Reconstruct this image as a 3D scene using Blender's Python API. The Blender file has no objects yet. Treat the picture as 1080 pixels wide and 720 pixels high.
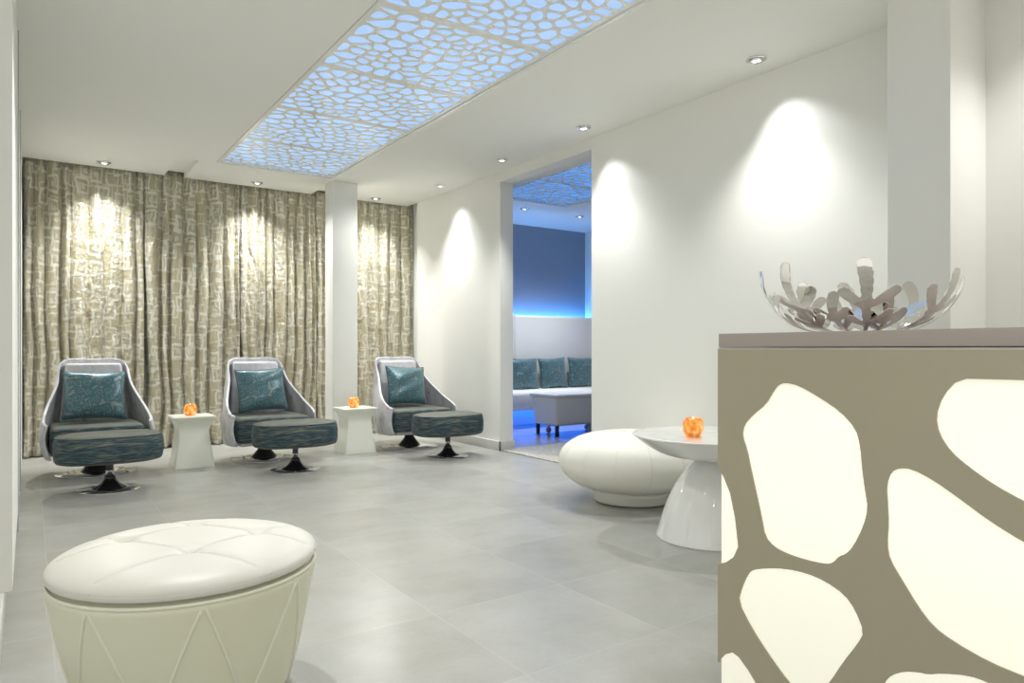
import bpy, bmesh, math, random
from mathutils import Vector, Matrix, Euler
from mathutils.geometry import delaunay_2d_cdt
sc = bpy.context.scene
col = sc.collection
PI = math.pi
R = math.radians

# ------------------------------------------------------------------ camera facts
FPX, HOR, EYE = 735.0, 368.0, 1.05
YAW = math.atan(509 / 735)
FX, FY = math.sin(YAW), math.cos(YAW)
CEIL = 2.876
XW = 4.0      # right wall
YC = 8.10     # edge of the ceiling in front of the curtain

# ------------------------------------------------------------------ materials
def lin(c):
    return tuple((x / 255 / 12.92) if x / 255 <= .04045 else ((x / 255 + .055) / 1.055) ** 2.4 for x in c) + (1,)

def mat(name, rgb, rough=.5, metal=0., spec=.5, emit=None, estr=0., coat=0., sheen=0., bump=None, var=None):
    m = bpy.data.materials.new(name); m.use_nodes = True
    nt = m.node_tree; b = nt.nodes['Principled BSDF']
    c = rgb if len(rgb) == 4 else lin(rgb)
    b.inputs['Base Color'].default_value = c
    b.inputs['Roughness'].default_value = rough
    b.inputs['Metallic'].default_value = metal
    b.inputs['Specular IOR Level'].default_value = spec
    b.inputs['Coat Weight'].default_value = coat
    b.inputs['Sheen Weight'].default_value = sheen
    if emit:
        b.inputs['Emission Color'].default_value = emit if len(emit) == 4 else lin(emit)
        b.inputs['Emission Strength'].default_value = estr
    tc = nt.nodes.new('ShaderNodeTexCoord')
    if var:   # (scale, amount)
        n = nt.nodes.new('ShaderNodeTexNoise'); n.inputs['Scale'].default_value = var[0]; n.inputs['Detail'].default_value = 4
        nt.links.new(tc.outputs['Object'], n.inputs['Vector'])
        mx = nt.nodes.new('ShaderNodeMix'); mx.data_type = 'RGBA'
        mx.inputs[6].default_value = tuple(x * (1 - var[1]) for x in c[:3]) + (1,)
        mx.inputs[7].default_value = tuple(min(1, x * (1 + var[1])) for x in c[:3]) + (1,)
        nt.links.new(n.outputs['Fac'], mx.inputs[0]); nt.links.new(mx.outputs[2], b.inputs['Base Color'])
    if bump:  # (scale, strength, distance)
        n = nt.nodes.new('ShaderNodeTexNoise'); n.inputs['Scale'].default_value = bump[0]; n.inputs['Detail'].default_value = 3
        nt.links.new(tc.outputs['Object'], n.inputs['Vector'])
        bp = nt.nodes.new('ShaderNodeBump'); bp.inputs['Strength'].default_value = bump[1]; bp.inputs['Distance'].default_value = bump[2]
        nt.links.new(n.outputs['Fac'], bp.inputs['Height']); nt.links.new(bp.outputs['Normal'], b.inputs['Normal'])
    return m

class NT:
    """small helper for building node materials"""
    def __init__(s, name):
        s.m = bpy.data.materials.new(name); s.m.use_nodes = True
        s.nt = s.m.node_tree; s.b = s.nt.nodes['Principled BSDF']
    def n(s, t, **kw):
        x = s.nt.nodes.new('ShaderNode' + t)
        for k, v in kw.items(): setattr(x, k, v)
        return x
    def l(s, a, b): s.nt.links.new(a, b)
    def tex(s, t, vec, scale, **kw):
        x = s.n('Tex' + t, **{k: v for k, v in kw.items() if not k[0].isupper()})
        x.inputs['Scale'].default_value = scale
        for k, v in kw.items():
            if k[0].isupper(): x.inputs[k].default_value = v
        s.l(vec, x.inputs['Vector']); return x
    def mapping(s, vec, scale=(1, 1, 1), rot=(0, 0, 0), loc=(0, 0, 0)):
        x = s.n('Mapping'); x.inputs['Scale'].default_value = scale; x.inputs['Rotation'].default_value = rot; x.inputs['Location'].default_value = loc
        s.l(vec, x.inputs['Vector']); return x.outputs[0]
    def ramp(s, fac, stops):
        x = s.n('ValToRGB'); e = x.color_ramp.elements
        while len(e) < len(stops): e.new(.5)
        for i, (p, c) in enumerate(stops):
            e[i].position = p; e[i].color = c if isinstance(c, tuple) else (c, c, c, 1)
        s.l(fac, x.inputs[0]); return x.outputs[0]
    def math(s, op, a, b=None):
        x = s.n('Math', operation=op)
        for i, v in enumerate((a, b)):
            if v is None: continue
            if isinstance(v, (int, float)): x.inputs[i].default_value = v
            else: s.l(v, x.inputs[i])
        return x.outputs[0]
    def mix(s, fac, a, b, blend='MIX'):
        x = s.n('Mix', data_type='RGBA', blend_type=blend)
        for i, v in ((0, fac), (6, a), (7, b)):
            if isinstance(v, (int, float, tuple)): x.inputs[i].default_value = v
            else: s.l(v, x.inputs[i])
        return x.outputs[2]
    def bump(s, h, strength, dist, normal=None):
        x = s.n('Bump'); x.inputs['Strength'].default_value = strength; x.inputs['Distance'].default_value = dist
        s.l(h, x.inputs['Height'])
        if normal: s.l(normal, x.inputs['Normal'])
        return x.outputs[0]

M = {}
M['wall'] = mat('wall_paint', (.84, .84, .80, 1), .75, spec=.2, bump=(180, .04, .001))
M['ceil'] = mat('ceiling_paint', (.86, .86, .82, 1), .8, spec=.2)
M['trim'] = mat('trim_paint', (.62, .615, .585, 1), .4)
M['bluewall'] = mat('fabric_wall', (.30, .35, .42, 1), .8, bump=(90, .5, .002), var=(60, .18))
M['white_leather'] = mat('white_leather', (.74, .735, .67, 1), .42, spec=.45, bump=(220, .06, .001))
M['stitch'] = mat('stitching', (.66, .65, .58, 1), .7)
M['piping'] = mat('leather_piping', (.82, .815, .69, 1), .4)
M['side_leather'] = mat('side_leather', (.76, .76, .60, 1), .42, spec=.45, bump=(220, .06, .001))
M['lounge_leather'] = mat('lounge_leather', (.80, .80, .79, 1), .45)
M['pouf'] = mat('pouf_leather', (.76, .755, .69, 1), .5, bump=(150, .05, .001))
M['gloss'] = mat('gloss_white', (.80, .81, .79, 1), .08, spec=.6, coat=.6)
M['table'] = mat('table_lacquer', (.85, .87, .76, 1), .3, spec=.5)
M['chrome'] = mat('chrome', (.78, .78, .79, 1), .07, metal=1)
M['steel'] = mat('polished_steel', (.84, .81, .78, 1), .05, metal=1)
M['black'] = mat('black_gloss', (.008, .008, .009, 1), .15, spec=.6)
M['dark'] = mat('dark_gap', (.02, .02, .018, 1), .7)
M['alu'] = mat('aluminium_trim', (.50, .53, .54, 1), .35, metal=.5)
M['worktop'] = mat('worktop_taupe', (.42, .365, .34, 1), .4, spec=.4)
M['desk'] = mat('desk_taupe', (.43, .395, .295, 1), .38, metal=.1, spec=.4)
M['deskedge'] = mat('desk_reveal', (.20, .165, .08, 1), .5)
M['lattice'] = mat('lattice_grey', (.84, .84, .80, 1), .2, spec=.5)
M['diffuser_blue'] = mat('blue_diffuser', (.25, .35, .5, 1), .12, emit=(.40, .57, .84, 1), estr=.78)
M['diffuser_deep'] = mat('blue_diffuser_lounge', (.15, .3, .5, 1), .12, emit=(.10, .33, .85, 1), estr=.75)
M['acrylic'] = mat('backlit_acrylic', (.5, .5, .45, 1), .35, emit=(1.0, .975, .80, 1), estr=.72)
M['lamp'] = mat('lamp_glow', (1, 1, 1, 1), .4, emit=(1, .98, .95, 1), estr=7)
M['led'] = mat('led_blue', (.1, .2, 1, 1), .4, emit=(.07, .36, 1, 1), estr=55)
M['led_floor'] = mat('led_deep_blue', (.1, .2, 1, 1), .4, emit=(.005, .16, 1, 1), estr=20)
M['flame'] = mat('flame', (1, .8, .5, 1), .4, emit=(1, .72, .38, 1), estr=6)
M['wax'] = mat('wax', (.9, .85, .7, 1), .5, emit=(1, .55, .2, 1), estr=.35)

def mk_floor():
    t = NT('stone_tiles'); tc = t.n('TexCoord').outputs['Object']
    S = .625
    sx = t.n('SeparateXYZ'); t.l(tc, sx.inputs[0])
    def cell(o, off):
        a = t.math('DIVIDE', t.math('SUBTRACT', o, off), S)
        f = t.math('FRACT', a); d = t.math('MINIMUM', f, t.math('SUBTRACT', 1.0, f))
        return t.math('FLOOR', a), d
    cx, dx = cell(sx.outputs[0], 1.32 - 10 * S); cy, dy = cell(sx.outputs[1], 1.82 - 10 * S)
    d = t.math('MINIMUM', dx, dy)
    joint = t.ramp(d, [(0.0, .9), (.0028, .9), (.0042, 0.0)])
    cv = t.n('CombineXYZ'); t.l(cx, cv.inputs[0]); t.l(cy, cv.inputs[1])
    wn = t.n('TexWhiteNoise', noise_dimensions='3D'); t.l(cv.outputs[0], wn.inputs[0])
    va = t.n('VectorMath', operation='MULTIPLY_ADD'); t.l(wn.outputs['Color'], va.inputs[0]); va.inputs[1].default_value = (7, 7, 7); t.l(tc, va.inputs[2])
    n1 = t.tex('Noise', va.outputs[0], 1.6, Detail=6., Roughness=.62)
    n2 = t.tex('Noise', t.mapping(va.outputs[0], (1, 1.5, 1)), 4, Detail=6., Roughness=.6)
    n3 = t.tex('Noise', va.outputs[0], 60, Detail=4.)
    base = t.ramp(n1.outputs['Fac'], [(.32, (.35, .347, .305, 1)), (.52, (.45, .452, .425, 1)), (.70, (.53, .54, .53, 1))])
    base = t.mix(.35, base, t.ramp(n2.outputs['Fac'], [(.3, (.38, .375, .345, 1)), (.7, (.51, .515, .50, 1))]))
    base = t.mix(.06, base, t.ramp(n3.outputs['Fac'], [(.3, .25), (.7, .6)]))
    tone = t.ramp(wn.outputs['Value'], [(0, .90), (1, 1.0)])
    base = t.mix(1.0, base, tone, 'MULTIPLY')
    base = t.mix(1.0, base, (.86, .86, .84, 1), 'MULTIPLY'); base = t.mix(joint, base, (.46, .46, .42, 1))
    t.l(base, t.b.inputs['Base Color'])
    t.l(t.ramp(n2.outputs['Fac'], [(.3, .34), (.7, .28)]), t.b.inputs['Roughness'])
    t.b.inputs['Specular IOR Level'].default_value = .5
    t.l(t.bump(t.math('ADD', n3.outputs['Fac'], t.math('MULTIPLY', joint, -2)), .04, .002), t.b.inputs['Normal'])
    return t.m
M['floor'] = mk_floor()

def mk_pebble():
    t = NT('pebble_mosaic'); tc = t.n('TexCoord').outputs['Object']
    v = t.tex('Voronoi', tc, 42, feature='DISTANCE_TO_EDGE')
    v2 = t.tex('Voronoi', tc, 42)
    gap = t.ramp(v.outputs['Distance'], [(0, 0.), (.12, 1.)])
    c = t.mix(.75, (.55, .53, .47, 1), t.ramp(v2.outputs['Color'], [(0, (.40, .38, .33, 1)), (1, (.72, .70, .64, 1))]))
    t.l(t.mix(gap, (.36, .35, .31, 1), c), t.b.inputs['Base Color'])
    t.l(t.bump(gap, .6, .006), t.b.inputs['Normal']); t.b.inputs['Roughness'].default_value = .6
    return t.m
M['pebble'] = mk_pebble()

def mk_lounge_floor():
    t = NT('lounge_floor'); tc = t.n('TexCoord').outputs['Object']
    n = t.tex('Noise', tc, 4, Detail=6.)
    t.l(t.ramp(n.outputs['Fac'], [(.3, (.20, .20, .21, 1)), (.7, (.34, .34, .35, 1))]), t.b.inputs['Base Color'])
    t.b.inputs['Roughness'].default_value = .3
    return t.m
M['lounge_floor'] = mk_lounge_floor()

def mk_curtain():
    t = NT('curtain_jacquard'); uv = t.n('TexCoord').outputs['UV']
    nz = t.tex('Noise', uv, 7, Detail=2.)
    va = t.n('VectorMath', operation='MULTIPLY_ADD'); t.l(nz.outputs['Color'], va.inputs[0]); va.inputs[1].default_value = (.09, .07, 0); t.l(uv, va.inputs[2])
    p = va.outputs[0]
    def rings(scale, loc, a, b, rnd):
        v = t.tex('Voronoi', t.mapping(p, (.9, .72, 1), loc=loc), scale, distance='CHEBYCHEV', voronoi_dimensions='2D', Randomness=rnd)
        return t.ramp(v.outputs['Distance'], [(a - .035, 0.), (a, 1.), (b, 1.), (b + .035, 0.)])
    r1 = rings(6.0, (0, 0, 0), .27, .345, .8)
    r2 = rings(7.6, (3.3, 1.7, 0), .30, .355, .9)
    r3 = rings(6.0, (0, 0, 0), -.1, .09, .75)
    k = t.math('MAXIMUM', t.math('MAXIMUM', r1, t.math('MULTIPLY', r2, .7)), t.math('MULTIPLY', r3, .6))
    weave = t.tex('Noise', t.mapping(uv, (400, 60, 1)), 1, Detail=2.)
    ground = t.mix(weave.outputs['Fac'], (.43, .39, .265, 1), (.53, .485, .35, 1))
    t.l(t.mix(k, ground, (.70, .685, .60, 1)), t.b.inputs['Base Color'])
    t.l(t.ramp(k, [(0, .42), (1, .30)]), t.b.inputs['Roughness'])
    t.b.inputs['Metallic'].default_value = .45
    t.b.inputs['Sheen Weight'].default_value = .2
    w = t.tex('Noise', t.mapping(uv, (9, 2.2, 1)), 1, Detail=5., Distortion=1.2)
    w2 = t.tex('Noise', uv, 26, Detail=3., Distortion=.5)
    h = t.math('ADD', t.math('MULTIPLY', w.outputs['Fac'], 1.), t.math('MULTIPLY', w2.outputs['Fac'], .22))
    n1 = t.bump(h, .8, .06)
    t.l(t.bump(k, .35, .003, n1), t.b.inputs['Normal'])
    return t.m
M['curtain'] = mk_curtain()

def mk_velvet():
    t = NT('silver_velvet'); tc = t.n('TexCoord').outputs['Object']
    n = t.tex('Noise', t.mapping(tc, (1, 1, .6)), 9, Detail=6., Roughness=.7)
    f = t.tex('Noise', tc, 140, Detail=2.)
    c = t.ramp(n.outputs['Fac'], [(.34, (.20, .20, .22, 1)), (.42, (.52, .52, .55, 1)), (.70, (.74, .74, .78, 1))])
    t.l(t.mix(.2, c, t.ramp(f.outputs['Fac'], [(.3, .25), (.7, .75)])), t.b.inputs['Base Color'])
    t.b.inputs['Roughness'].default_value = .45; t.b.inputs['Metallic'].default_value = .15
    t.b.inputs['Sheen Weight'].default_value = .12; t.b.inputs['Sheen Roughness'].default_value = .3
    t.l(t.bump(n.outputs['Fac'], .25, .01), t.b.inputs['Normal'])
    return t.m
M['velvet'] = mk_velvet()

def mk_stripe():
    t = NT('teal_slub_fabric'); tc = t.n('TexCoord').outputs['Object']
    n = t.tex('Noise', t.mapping(tc, (11, 11, 125)), 1, Detail=3., Distortion=.6)
    m = t.tex('Noise', t.mapping(tc, (11, 130, 10)), 1, Detail=3., Distortion=.4)
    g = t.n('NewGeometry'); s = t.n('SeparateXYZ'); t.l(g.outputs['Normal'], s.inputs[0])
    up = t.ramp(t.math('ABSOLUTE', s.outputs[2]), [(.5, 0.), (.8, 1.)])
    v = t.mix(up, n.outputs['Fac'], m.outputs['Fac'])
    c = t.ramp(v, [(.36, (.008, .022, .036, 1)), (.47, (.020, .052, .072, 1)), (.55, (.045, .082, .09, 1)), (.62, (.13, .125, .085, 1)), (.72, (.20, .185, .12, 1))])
    c = t.mix(t.math('MULTIPLY', up, .4), c, (.19, .18, .12, 1))  # upward faces mixed to olive: light on the tops painted into the fabric colour
    t.l(c, t.b.inputs['Base Color']); t.b.inputs['Roughness'].default_value = .6
    t.l(t.bump(v, .3, .004), t.b.inputs['Normal'])
    return t.m
M['stripe'] = mk_stripe()

def mk_damask():
    t = NT('teal_damask'); tc = t.n('TexCoord').outputs['UV']
    nz = t.tex('Noise', tc, 7, Detail=2.)
    va = t.n('VectorMath', operation='MULTIPLY_ADD'); t.l(nz.outputs['Color'], va.inputs[0]); va.inputs[1].default_value = (.2, .2, 0); t.l(tc, va.inputs[2])
    v = t.tex('Voronoi', t.mapping(va.outputs[0], loc=(.4, .1, 0)), 4.2, voronoi_dimensions='2D', distance='EUCLIDEAN', Randomness=.55)
    k = t.ramp(v.outputs['Distance'], [(.05, .9), (.08, 0.), (.27, 0.), (.29, .8), (.33, .8), (.35, 0.), (.60, 0.), (.66, .8)])
    w = t.tex('Noise', t.mapping(tc, (3, 60, 1)), 1, Detail=2.)
    g = t.mix(w.outputs['Fac'], (.035, .105, .135, 1), (.07, .18, .215, 1))
    t.l(t.mix(k, g, (.24, .27, .25, 1)), t.b.inputs['Base Color'])
    t.b.inputs['Roughness'].default_value = .34; t.b.inputs['Metallic'].default_value = .25; t.b.inputs['Sheen Weight'].default_value = .25
    return t.m
M['damask'] = mk_damask()

def mk_amber():
    t = NT('amber_crackle_glass'); tc = t.n('TexCoord').outputs['Object']
    v = t.tex('Voronoi', tc, 55, feature='DISTANCE_TO_EDGE')
    n = t.tex('Noise', tc, 28, Detail=3.)
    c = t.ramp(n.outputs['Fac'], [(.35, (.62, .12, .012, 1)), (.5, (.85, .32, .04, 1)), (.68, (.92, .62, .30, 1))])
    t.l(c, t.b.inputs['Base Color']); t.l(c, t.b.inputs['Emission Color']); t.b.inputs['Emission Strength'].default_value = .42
    t.b.inputs['Roughness'].default_value = .15
    t.l(t.bump(v.outputs['Distance'], .4, .01), t.b.inputs['Normal'])
    return t.m
M['amber'] = mk_amber()

# ------------------------------------------------------------------ mesh helpers
def obj(name, vf, m, parent=None, smooth=True, uv=None, loc=None, rot=None):
    me = bpy.data.meshes.new(name)
    if isinstance(vf, bmesh.types.BMesh):
        bmesh.ops.recalc_face_normals(vf, faces=vf.faces); vf.to_mesh(me); vf.free()
    else:
        me.from_pydata([tuple(v) for v in vf[0]], [], vf[1])
        if uv:
            l = me.uv_layers.new(name='UVMap')
            for lp in me.loops: l.data[lp.index].uv = uv[lp.vertex_index]
    me.materials.append(m)
    if smooth:
        for p in me.polygons: p.use_smooth = True
    o = bpy.data.objects.new(name, me); col.objects.link(o)
    if parent: o.parent = parent
    if loc: o.location = loc
    if rot: o.rotation_euler = rot
    return o

def sharp(o, ang=35):
    me = o.data; me.set_sharp_from_angle(angle=R(ang)); return o

def empty(name, loc, rz=0.):
    o = bpy.data.objects.new(name, None); o.empty_display_size = .1; col.objects.link(o)
    o.location = loc; o.rotation_euler = (0, 0, rz); return o

def tag(o, label, cat, group=None, kind=None):
    o['label'] = label; o['category'] = cat
    if group: o['group'] = group
    if kind: o['kind'] = kind
    return o

def struct(o): o['kind'] = 'structure'; return o

def copy_tree(o, parent=None):
    c = o.copy(); col.objects.link(c); c.parent = parent
    for ch in list(o.children): copy_tree(ch, c)
    return c

def box_bm(x0, x1, y0, y1, z0, z1, bev=0., seg=3, bm=None):
    own = bmesh.new()
    bmesh.ops.create_cube(own, size=1)
    for v in own.verts:
        v.co = Vector(((x0 + x1) / 2 + v.co.x * (x1 - x0), (y0 + y1) / 2 + v.co.y * (y1 - y0), (z0 + z1) / 2 + v.co.z * (z1 - z0)))
    if bev: bmesh.ops.bevel(own, geom=list(own.edges), offset=bev, segments=seg, affect='EDGES', profile=.5)
    if bm is None: return own
    me = bpy.data.meshes.new('t'); own.to_mesh(me); own.free(); bm.from_mesh(me); bpy.data.meshes.remove(me)
    return bm

def box(name, x0, x1, y0, y1, z0, z1, m, parent=None, bev=0., seg=3):
    o = obj(name, box_bm(x0, x1, y0, y1, z0, z1, bev, seg), m, parent, smooth=bool(bev))
    if bev: sharp(o, 50)
    return o

def lathe(prof, n=48, squash=None):
    """prof: list of (r, z); closed at r==0 ends"""
    vs, fs, rings = [], [], []
    for r, z in prof:
        if r <= 1e-6:
            rings.append([len(vs)]); vs.append((0, 0, z))
        else:
            a = []
            for i in range(n):
                t = 2 * PI * i / n; a.append(len(vs)); vs.append((r * math.cos(t), r * math.sin(t), z))
            rings.append(a)
    for A, B in zip(rings, rings[1:]):
        for i in range(n):
            j = (i + 1) % n
            if len(A) == 1 and len(B) == 1: continue
            if len(A) == 1: fs.append((A[0], B[j], B[i]))
            elif len(B) == 1: fs.append((A[i], A[j], B[0]))
            else: fs.append((A[i], A[j], B[j], B[i]))
    return vs, fs

def smooth_prof(pts, n=8):
    out = []
    P = [pts[0]] + list(pts) + [pts[-1]]
    for i in range(1, len(P) - 2):
        for k in range(n):
            t = k / n
            out.append(tuple(.5 * ((2 * P[i][c]) + (-P[i-1][c] + P[i+1][c]) * t + (2*P[i-1][c] - 5*P[i][c] + 4*P[i+1][c] - P[i+2][c]) * t*t + (-P[i-1][c] + 3*P[i][c] - 3*P[i+1][c] + P[i+2][c]) * t**3) for c in range(len(P[i]))))
    out.append(tuple(pts[-1])); return out

def tube(path, r, n=8, closed=False):
    path = [Vector(p) for p in path]; vs, fs = [], []
    N = len(path); up = None
    for i, p in enumerate(path):
        a = path[(i - 1) % N] if (closed or i > 0) else p
        b = path[(i + 1) % N] if (closed or i < N - 1) else p
        d = (b - a).normalized()
        if up is None: up = Vector((0, 0, 1)) if abs(d.z) < .9 else Vector((1, 0, 0))
        s = d.cross(up).normalized(); up = s.cross(d).normalized()
        for k in range(n):
            t = 2 * PI * k / n; vs.append(p + s * r * math.cos(t) + up * r * math.sin(t))
    for i in range(N if closed else N - 1):
        for k in range(n):
            a, b = i * n, ((i + 1) % N) * n
            fs.append((a + k, a + (k + 1) % n, b + (k + 1) % n, b + k))
    if not closed:
        fs.append(tuple(range(n))[::-1]); fs.append(tuple(range((N - 1) * n, N * n)))
    return vs, fs

def join(*vfs):
    V, F = [], []
    for v, f in vfs:
        o = len(V); V += list(v); F += [tuple(i + o for i in q) for q in f]
    return V, F

def holed_plate(outline, holes, thick, to3d, back=True):
    """flat plate with holes, to3d(a, b, depth) -> point; depth 0 front, thick back"""
    co, faces_in = [], []
    def ccw(lp):
        A = sum(lp[i][0] * lp[(i + 1) % len(lp)][1] - lp[(i + 1) % len(lp)][0] * lp[i][1] for i in range(len(lp)))
        return lp if A > 0 else lp[::-1]
    loops = [ccw(l) for l in [outline] + holes]
    for lp in loops:
        o = len(co); co += [Vector(p) for p in lp]; faces_in.append(list(range(o, o + len(lp))))
    vo, eo, fo, ov, oe, of = delaunay_2d_cdt(co, [], faces_in, 0, 1e-6)
    hs = set(range(1, len(loops)))
    keep = [f for f, src in zip(fo, of) if (0 in src) and not (set(src) & hs)]
    V = [to3d(p.x, p.y, 0) for p in vo]; n = len(V)
    V += [to3d(p.x, p.y, thick) for p in vo]
    F = [tuple(f) for f in keep] + [tuple(i + n for i in reversed(f)) for f in keep]
    from collections import Counter
    cnt = Counter()
    for f in keep:
        for a, b in zip(f, list(f[1:]) + [f[0]]): cnt[(a, b)] += 1
    for (a, b) in list(cnt):
        if (b, a) not in cnt: F.append((b, a, a + n, b + n))
    return V, F

def chaikin(p, it=2):
    for _ in range(it):
        q = []
        for i in range(len(p)):
            a, b = p[i], p[(i + 1) % len(p)]
            q.append((a[0]*.75 + b[0]*.25, a[1]*.75 + b[1]*.25)); q.append((a[0]*.25 + b[0]*.75, a[1]*.25 + b[1]*.75))
        p = q
    return p

# pixel ray helpers used only to lay out real-world positions
def ray(u):
    k = (u - 540) / FPX
    return FX + FY * k, FY - FX * k
def on_x(u, v, X):
    dx, dy = ray(u); t = X / dx
    return t * dy, EYE + (HOR - v) / FPX * t
# ------------------------------------------------------------------ the room
struct(box('floor', -3.2, XW + .001, -2.6, 8.6, -.1, 0, M['floor']))
struct(box('floor_lounge', XW + .001, 7.4, -2.6, 8.6, -.1, -.001, M['lounge_floor']))

# ceiling slab of the main room with its light panel opening and the slots near the curtain
PX0, PX1, PY1, PY0 = 1.50, 2.685, 7.25, .65
NOT = [(1.165, 1.355, 7.30), (2.73, 2.95, 7.62)]
def ceiling_main():
    out = [(-3.2, -2.6), (XW, -2.6), (XW, 7.86), (XW - .02, 7.86), (XW - .02, YC)]
    for a, b, y in reversed(NOT): out += [(b, YC), (b, y), (a, y), (a, YC)]
    out += [(-.3, YC), (-3.2, YC)]
    hole = [(PX0, PY0), (PX0, PY1), (PX1, PY1), (PX1, PY0)]
    return holed_plate(out, [hole], .14, lambda a, b, d: (a, b, CEIL + d))
struct(obj('ceiling', ceiling_main(), M['ceil'], smooth=False))
for i, (a, b, y) in enumerate(NOT):
    struct(box('trim_%d' % (i + 1), a - .01, b + .01, y - .01, YC, CEIL + .055, CEIL + .075, M['ceil']))
struct(box('ceiling_slot', -3.2, 4.3, YC - .25, 8.6, CEIL + .141, CEIL + .2, M['ceil']))

# right wall with its opening to the lounge
DY0, DY1, DZ = 4.567, 5.99, 2.78
bm = bmesh.new()
box_bm(XW, XW + .16, -2.6, DY0, 0, CEIL + .14, bm=bm)
box_bm(XW, XW + .16, DY1, 7.86, 0, CEIL + .14, bm=bm)
box_bm(XW, XW + .16, DY0, DY1, DZ, CEIL + .14, bm=bm)
box_bm(XW + .10, XW + .16, 7.86, 8.45, 0, CEIL + .14, bm=bm)
struct(obj('wall_right', bm, M['wall'], smooth=False))
struct(box('wall_back', -3.2, 7.5, 8.45, 8.6, 0, CEIL + .2, M['wall']))
bm = bmesh.new()
box_bm(-3.2, -.055, 3.37, 3.5, .10, CEIL, bm=bm)
box_bm(-.20, -.055, 3.5, 4.9, .10, CEIL, bm=bm)
box_bm(-.20, -.058, 4.9, 8.45, 0, CEIL, bm=bm)
struct(obj('wall_left', bm, M['wall'], smooth=False))
struct(box('trim_3', -.06, -.050, 4.9, 4.96, 0, CEIL, M['alu']))
struct(box('trim_4', -.06, -.052, 6.3, 6.5, 0, CEIL - .06, M['alu']))
struct(box('baseboard_left', -.20, -.080, 1.2, 4.9, 0, .10, M['trim'], bev=.004))
bm = box_bm(XW - .018, XW, DY1 - .018, 7.86, 0, .098, .003)
box_bm(XW - .018, XW + .175, DY1 - .018, DY1, 0, .098, .003, bm=bm)
struct(sharp(obj('baseboard_right', bm, M['trim'])))
struct(box('baseboard_door', XW - .018, XW, 1.85, DY0, 0, .098, M['trim'], bev=.003))
# columns
struct(box('wall_column', 2.70, 2.98, 7.30, 7.54, 0, CEIL, M['wall'], bev=.003))
struct(box('wall_pier', 3.61, XW, 1.541, 1.839, 0, CEIL, M['wall'], bev=.003))

# ------------------------------------------------------------------ lounge behind the opening
LX1, LY1 = 7.18, 8.35
LPX0, LPX1, LPY0, LPY1 = 4.50, 5.69, 3.2, 6.99
out = [(XW + .16, 2.4), (7.4, 2.4), (7.4, 8.45), (XW + .16, 8.45)]
struct(obj('ceiling_lounge', holed_plate(out, [[(LPX0, LPY0), (LPX0, LPY1), (LPX1, LPY1), (LPX1, LPY0)]], .1, lambda a, b, d: (a, b, CEIL + d)), M['ceil'], smooth=False))
struct(box('wall_lounge_back', XW + .16, LX1, LY1, LY1 + .1, 0, CEIL, M['bluewall']))
struct(box('wall_lounge_right', LX1, LX1 + .15, 2.4, LY1 + .1, 0, CEIL, M['wall']))
struct(box('wall_lounge_front', XW + .16, LX1, 2.4, 2.5, 0, CEIL, M['wall']))
tag(box('pebble_mat', XW + .004, 5.7, 4.2, 6.02, -.0005, .012, M['pebble'], bev=.004),
    'beige pebble textured floor mat in the opening to the blue lounge', 'mat')

# ------------------------------------------------------------------ perforated light ceilings
def cells(w, h, n, gap, seed, margin):
    rnd = random.Random(seed); pts = []
    tries = 0
    while len(pts) < n and tries < 20000:
        tries += 1
        p = (rnd.uniform(margin, w - margin), rnd.uniform(margin, h - margin))
        rad = .055 + .05 * (.5 + .5 * math.sin(p[0] * 7 + seed) * math.sin(p[1] * 9 + seed * 2)) * (1 - tries / 20000)
        if all(math.hypot(p[0]-q[0], (p[1]-q[1])) > rad for q in pts): pts.append(p)
    out = []
    for i, p in enumerate(pts):
        poly = [(margin, margin), (w - margin, margin), (w - margin, h - margin), (margin, h - margin)]
        for j, q in enumerate(pts):
            if i == j or math.hypot(p[0]-q[0], p[1]-q[1]) > .5: continue
            d = math.hypot(q[0]-p[0], q[1]-p[1]); nx, ny = (q[0]-p[0]) / d, (q[1]-p[1]) / d
            c = (p[0]+q[0]) / 2 * nx + (p[1]+q[1]) / 2 * ny - gap
            new = []
            for k in range(len(poly)):
                a, b = poly[k], poly[(k + 1) % len(poly)]
                da, db = a[0]*nx + a[1]*ny - c, b[0]*nx + b[1]*ny - c
                if da <= 0: new.append(a)
                if (da < 0 < db) or (db < 0 < da):
                    s = da / (da - db); new.append((a[0] + (b[0]-a[0]) * s, a[1] + (b[1]-a[1]) * s))
            poly = new
            if len(poly) < 3: break
        if len(poly) >= 3:
            A = abs(sum(poly[k][0]*poly[(k+1) % len(poly)][1] - poly[(k+1) % len(poly)][0]*poly[k][1] for k in range(len(poly)))) / 2
            if A > .0006: out.append(chaikin(poly, 2))
    return out

def light_ceiling(x0, x1, y0, y1, sheet, diff, root, seed):
    m = .012
    box('diffuser', x0 + .004, x1 - .004, y0 + .004, y1 - .004, CEIL + .040, CEIL + .050, diff, root)
    bm = bmesh.new()
    for a in ((x0 + .004, x0 + .012, y0 + .004, y1 - .004), (x1 - .030, x1 - .004, y0 + .004, y1 - .004), (x0 + .012, x1 - .030, y0 + .004, y0 + .012), (x0 + .012, x1 - .030, y1 - .012, y1 - .004)):
        box_bm(*a, CEIL - .002, CEIL + .040, bm=bm)
    sharp(obj('frame', bm, M['lattice'], root, smooth=False))
    w = x1 - x0 - .048; y = y1 - .016; k = 0
    while y - y0 > .3:
        h = min(sheet, y - y0 - .016)
        cs = cells(w, h - .0005, int(w * h * 88), .0095, seed + k, .030)
        oy = y - h; ox = x0 + .014
        obj('lattice_sheet', holed_plate([(0, 0), (w, 0), (w, h - .0005), (0, h - .0005)], cs, .006,
            lambda a, b, d: (ox + a, oy + b, CEIL + .006 + d)), M['lattice'], root, smooth=False)
        y -= h; k += 1

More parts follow.
